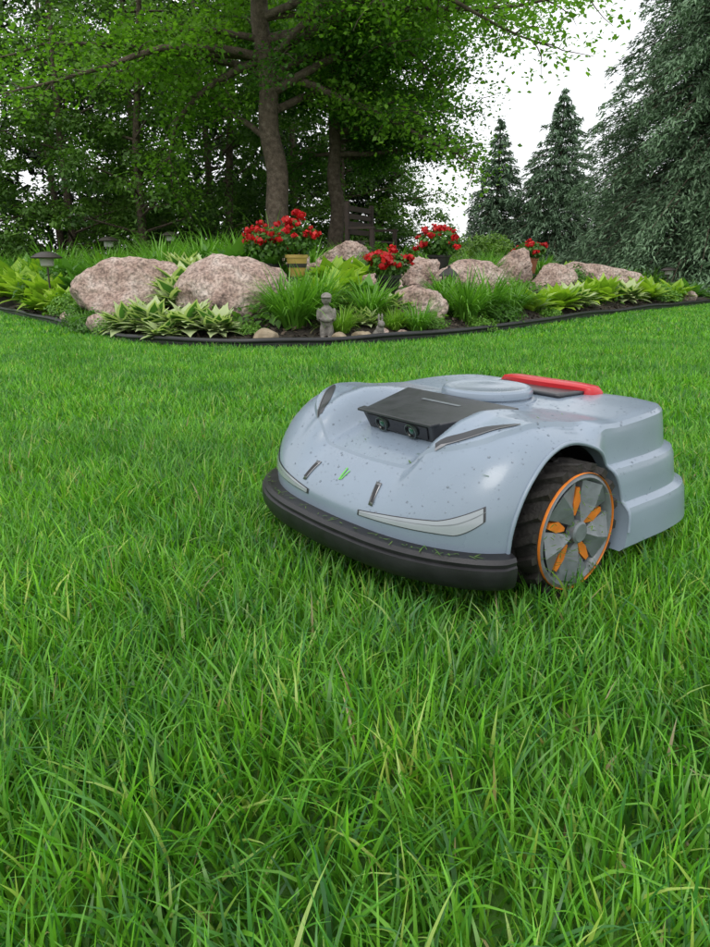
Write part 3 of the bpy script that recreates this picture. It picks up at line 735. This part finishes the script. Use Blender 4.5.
def wheel(x,s,yo,R,wid,z):
    e=bpy.data.objects.new('drive_wheel',None); link(e,mw); e.location=(x,s*yo,z)
    e.rotation_euler=Matrix.Rotation(math.radians(-90*s),3,'X').to_euler()
    pyobj('tyre',*lathe([(R*.80,-wid),(R*.93,-wid),(R*.955,-wid*.9),(R*.955,-wid*.1),(R*.93,0),(R*.90,.001),(R*.88,-.004),(R*.80,-.02)],60,False),M_rub,e,smooth_angle=30)
    pyobj('wheel_back',*lathe([(R*.82,-wid*.8),(R*.82,-.02),(.001,-.02)],48),M_blk,e)
    parts=[]
    nl=18
    for k in range(nl):
        for side in(0,1):
            a=2*math.pi*(k+side*.5)/nl; wv=.17
            z0,z1=(-wid*1.0,-wid*.46) if side else (-wid*.54,.002)
            sk=.12*(1 if side else -1)
            vv=[]
            for (zz,da) in((z0,-sk),(z1,sk)):
                for rr_,ww in((R*.94,wv),(R*1.055,wv*.65)):
                    for q in(-1,1):
                        an=a+da+q*ww*.5; vv.append((rr_*math.cos(an),rr_*math.sin(an),zz))
            parts.append((vv,[(0,1,3,2),(4,6,7,5),(0,4,5,1),(2,3,7,6),(0,2,6,4),(1,5,7,3)]))
    pyobj('tread',*merge(parts),M_rub,e)
    pyobj('rim_ring',*lathe([(R*.893,-.01),(R*.90,-.002),(R*.912,.004),(R*.906,.006),(R*.893,.002)],72,False),M_org,e,smooth_angle=40)
    pyobj('hub_disc',*lathe([(R*.80,-.019),(R*.80,-.013),(R*.5,-.014),(.001,-.014)],60),M_wgrey,e,smooth_angle=40)
    pyobj('outer_ring',*lathe([(R*.77,-.010),(R*.892,-.008),(R*.892,.003),(R*.84,.006),(R*.79,.001)],72,False),M_wgrey,e,smooth_angle=40)
    parts=[];acc=[]
    for k in range(5):
        a=2*math.pi*k/5+.35
        def pt(r,da,z): return (R*r*math.cos(a+da),R*r*math.sin(a+da),z)
        vv=[pt(.12,0,.004),pt(.42,-.48,-.004),pt(.80,-.55,-.001),pt(.80,.48,-.001),pt(.46,.40,-.004),pt(.46,-.08,.012),pt(.81,-.04,.008),
            pt(.12,0,-.0125),pt(.42,-.48,-.0125),pt(.80,-.55,-.0125),pt(.80,.48,-.0125),pt(.46,.40,-.0125)]
        ff=[(0,1,5),(1,2,6,5),(0,5,4),(4,5,6,3),(0,7,8,1),(1,8,9,2),(2,9,10,3,6),(3,10,11,4),(4,11,7,0)]
        parts.append((vv,ff))
        g0=.62
        vo=[pt(.24,g0-.10,-.004),pt(.46,g0-.22,-.002),pt(.68,g0-.08,-.002),pt(.68,g0+.03,-.002),pt(.46,g0+.14,-.002),pt(.24,g0+.12,-.004)]
        vb=[(p[0],p[1],-.0135) for p in vo]
        acc.append((vo+vb,[(0,1,2,3,4,5)]+[(i,(i+1)%6,6+(i+1)%6,6+i) for i in range(6)]))
    pyobj('spokes',*merge(parts),M_wgrey,e,smooth_angle=5)
    pyobj('orange_inserts',*merge(acc),M_org,e,smooth_angle=20)
    pyobj('hub_cap',*lathe([(R*.17,-.006),(R*.17,.008),(R*.14,.011),(.001,.011)],30),M_wgrey,e,smooth_angle=40)
for s in(-1,1):
    wheel(WX,s,.322,.108,.085,.106)
    e=bpy.data.objects.new('rear_wheel',None); link(e,mw); e.location=(-.25,s*.16,.045); e.rotation_euler=(math.radians(90),0,0)
    pyobj('tyre',*lathe([(.02,-.02),(.04,-.02),(.045,-.014),(.045,.014),(.04,.02),(.02,.02)],30),M_rub,e,smooth_angle=30)
# bumper
sec=[(-.006,.046),(.014,.047),(.026,.053),(.032,.064),(.034,.078),(.033,.0865),(.028,.0885),(.029,.0945),(.022,.1000),(-.004,.1010)]
V=[];F=[]; cnt=0
for i in range(-62,63):
    p=Vector(OUT[i%NS]); p0=Vector(OUT[(i-1)%NS]); p1=Vector(OUT[(i+1)%NS]); t=(p1-p0).normalized(); nrm=Vector((t.y,-t.x))
    if p.x<.190: continue
    endf=min(1,(p.x-.188)/.02)
    for o,z in sec:
        q=p+nrm*(o*(.6+.4*endf)); V.append((q.x,q.y,z))
    cnt+=1
ms=len(sec)
for i in range(cnt-1):
    for j in range(ms): F.append((i*ms+j,i*ms+(j+1)%ms,(i+1)*ms+(j+1)%ms,(i+1)*ms+j))
F.append(tuple(range(ms))); F.append(tuple((cnt-1)*ms+j for j in range(ms)))
pyobj('bumper',V,F,M_blk,mw,smooth_angle=35)
pyobj('chassis',*box(-.32,.24,-.20,.20,.03,.10),M_blk,mw,bevel=.01)
# camera module: raised solid housing with overhanging visor
yo=.012; f0,f1=.170,.005
def hy(v): return (v[0],v[1]+yo,v[2])
V=[(f0,-.096,.260),(f0,.096,.260),(f1,.148,.279),(f1,-.148,.279),
   (f0-.016,-.087,.224),(f0-.016,.087,.224),(.05,.135,.240),(.05,-.135,.240),
   (f0-.03,-.07,.203),(f0-.03,.07,.203),(.0,.12,.235),(.0,-.12,.235)]
F=[(0,1,2,3),(0,4,5,1),(1,5,6,2),(0,3,7,4),(5,9,10,6),(4,7,11,8),(4,8,9,5),(2,6,10),(3,11,7),(2,10,11,3),(8,11,10,9)]
pyobj('camera_housing',[hy(v) for v in V],F,M_dark,mw,bevel=.003)
pyobj('housing_visor',[hy(v) for v in [(f0+.008,-.099,.2575),(f0+.008,.099,.2575),(f0-.012,.103,.2605),(f0-.012,-.103,.2605),(f0+.008,-.099,.2625),(f0+.008,.099,.2625),(f0-.012,.103,.2645),(f0-.012,-.103,.2645)]],
      [(0,1,2,3),(4,5,6,7),(0,1,5,4),(1,2,6,5),(2,3,7,6),(3,0,4,7)],M_dark,mw,bevel=.0015)
Vb_=[]
for (x,y) in((.060,-.05),(.060,.05),(.052,.05),(.052,-.05)):
    Vb_.append((x,y+yo,.260+(f0-x)/(f0-f1)*.019+.0008))
pyobj('housing_badge',Vb_,[(0,1,2,3)],M_wgrey,mw)
Vp=[(f0-.0035,-.082,.2545),(f0-.0035,.082,.2545),(f0-.0135,.076,.230),(f0-.0135,-.076,.230)]
off=Vector((.93,0,-.37))*.003
Vp=[Vector(hy(v))+off for v in Vp]; Vb=[v-off*1.6 for v in Vp]
pyobj('camera_window',Vp+Vb,[(0,1,2,3),(0,4,5,1),(1,5,6,2),(2,6,7,3),(3,7,4,0)],M_gloss,mw,bevel=.001)
M_lensring=simple('lens_ring',(.14,.18,.17),.3,.6); M_lens=simple('teal_glint_glass',(.01,.08,.05),.04,coat=1)  # teal reflection of the lenses painted into the glass base colour
for y in(-.04,.04):
    for nm,pf,mt,cp in (('lens_barrel',[(.0125,-.002),(.0125,.003),(.0105,.0035),(.0095,.001),(.007,.0012),(.001,.0012)],M_gloss,True),
                        ('lens_ring',[(.0128,-.002),(.0139,-.002),(.0139,.0038),(.0127,.0042)],M_lensring,False),
                        ('lens_glass',[(.0065,.0014),(.0055,.0024),(.003,.0031),(.0005,.0034)],M_lens,True)):
        L,Fl=lathe(pf,32,cp)
        o=pyobj(nm,L,Fl,mt,mw,smooth_angle=40); o.location=(f0-.0045,y+yo,.2410); o.rotation_euler=(0,math.radians(90+21),0)
pyobj('antenna_dome_base',*lathe([(.098,.25),(.1,.262),(.098,.268),(.09,.27)],72),M_body,mw,smooth_angle=35).location=(-.085,0,0)
pyobj('antenna_dome',*lathe([(.086,.262),(.0865,.272),(.0905,.274),(.0905,.281),(.089,.286),(.084,.2895),(.078,.2905),(.074,.2895),(.03,.2915),(.001,.292)],72),M_body,mw,smooth_angle=25).location=(-.085,0,0)
G=[[ tuple(top(x,y,.004)) for y in np.linspace(-.105,.105,14)] for x in np.linspace(-.265,-.18,10)]
grid_obj('control_panel',G,M_dark,thick=.006)
V=[];F=[];n=30
for i in range(n+1):
    u=-1+2*i/n; y=u*.122; x=-.268-.018*u*u; z=top(x,y,0).z+.008+.006*(1-u**4)
    if abs(u)>.95: z-=.007
    hw=.022*(1-.2*abs(u)**3)
    for dx,dz in((hw,-.012),(hw,.002),(hw*.7,.006),(-hw*.7,.006),(-hw,.002),(-hw,-.012)): V.append((x+dx,y,z+dz))
for i in range(n):
    for j in range(6): F.append((i*6+j,i*6+(j+1)%6,(i+1)*6+(j+1)%6,(i+1)*6+j))
F.append(tuple(range(6)));F.append(tuple(n*6+j for j in range(6)))
pyobj('red_handle',V,F,M_red,mw,smooth_angle=50)
# droplets
m,nt,b=mat_new('water_drops'); b.inputs['Transmission Weight'].default_value=1; b.inputs['Roughness'].default_value=.02; b.inputs['IOR'].default_value=1.33; M_water=m
bm=bmesh.new(); bmesh.ops.create_icosphere(bm,subdivisions=2,radius=1)
IV=np.array([v.co[:] for v in bm.verts]); IF=np.array([[v.index for v in f.verts] for f in bm.faces]); bm.free()
Vs=[];Fs=[];cnt=0
while cnt<1900:
    x=random.uniform(-.40,.3); y=random.uniform(-.33,.33)
    h=bvh.ray_cast(Vector((x,y,1)),Vector((0,0,-1)))
    if h[0] is None or h[0].z<.11: continue
    nn=h[1] if h[1].z>0 else -h[1]
    r=random.uniform(.0006,.0014) if random.random()<.85 else random.uniform(.0014,.0025)
    Mq=np.array(nn.to_track_quat('Z','Y').to_matrix())
    Vs.append((IV*np.array([r,r,r*.5]))@Mq.T+np.array(h[0][:])); Fs.append(IF+cnt*len(IV)); cnt+=1
obj('water_droplets',mesh_np('droplets',np.concatenate(Vs),np.concatenate(Fs),mat=M_water,smooth=True),mw)
P=[]
for _ in range(70):
    a=random.uniform(-1.3,1.0)
    i=int(a/(2*math.pi)*NS)%NS; p=OUT[i]
    if p[0]>.2: P.append((p[0]+.014,p[1]*1.03,.1025))
for _ in range(120):
    a=random.uniform(0,6.28); r=random.uniform(.02,.112); P.append((WX+r*math.cos(a),.332 if r<.1 else random.uniform(.25,.32),WZ+r*math.sin(a)))
k=0
while k<26:
    x=random.uniform(-.2,.28);y=random.uniform(-.28,.28)
    h=bvh.ray_cast(Vector((x,y,1)),Vector((0,0,-1)))
    if h[0] is None or h[0].z<.11: continue
    P.append(tuple(h[0]+Vector((0,0,.0015)))); k+=1
P=np.array(P);n=len(P)
V,F=ribbons(P,U(.006,.020,n),U(.0012,.0024,n),U(0,6.28,n),U(1.3,1.8,n),U(-.3,.3,n),[.8,1,.8,.1])
g=rng.random(n)[:,None]
obj('grass_clippings',mesh_np('clip',V,F,np.repeat(np.array([.08,.2,.03])*(1-g)+np.array([.18,.30,.06])*g,8,0),M_grass),mw)

# ------------------------------------------------------------ light, world, camera
w=bpy.data.worlds.new('World'); scene.world=w; w.use_nodes=True
nt=w.node_tree; bg=nt.nodes['Background']
sky=nt.nodes.new('ShaderNodeTexSky'); sky.sky_type='NISHITA'; sky.sun_disc=False
EL,AZ=math.radians(58),math.radians(200)
sky.sun_elevation=EL; sky.sun_rotation=AZ; sky.dust_density=4; sky.air_density=1
mixc=nt.nodes.new('ShaderNodeMix'); mixc.data_type='RGBA'; mixc.inputs[0].default_value=.86
mixc.inputs[7].default_value=(9.6,9.7,9.9,1)
nt.links.new(sky.outputs[0],mixc.inputs[6]); nt.links.new(mixc.outputs[2],bg.inputs['Color']); bg.inputs['Strength'].default_value=.15
sl=bpy.data.lights.new('sun','SUN'); sl.energy=1.1; sl.angle=math.radians(30); sl.color=(1,.97,.92)
so=bpy.data.objects.new('sun',sl); link(so)
d=Vector((math.sin(AZ)*math.cos(EL),math.cos(AZ)*math.cos(EL),math.sin(EL)))
so.rotation_euler=d.to_track_quat('Z','Y').to_euler()
cam=bpy.data.cameras.new('camera'); co=bpy.data.objects.new('camera',cam); link(co)
cam.sensor_fit='VERTICAL'; cam.sensor_height=24; cam.lens=18.12; cam.clip_start=.02; cam.clip_end=600
co.location=(0,0,.52); co.rotation_euler=(math.radians(90-16.2),0,0)
scene.camera=co
scene.view_settings.view_transform='Standard'; scene.view_settings.look='None'; scene.view_settings.exposure=0
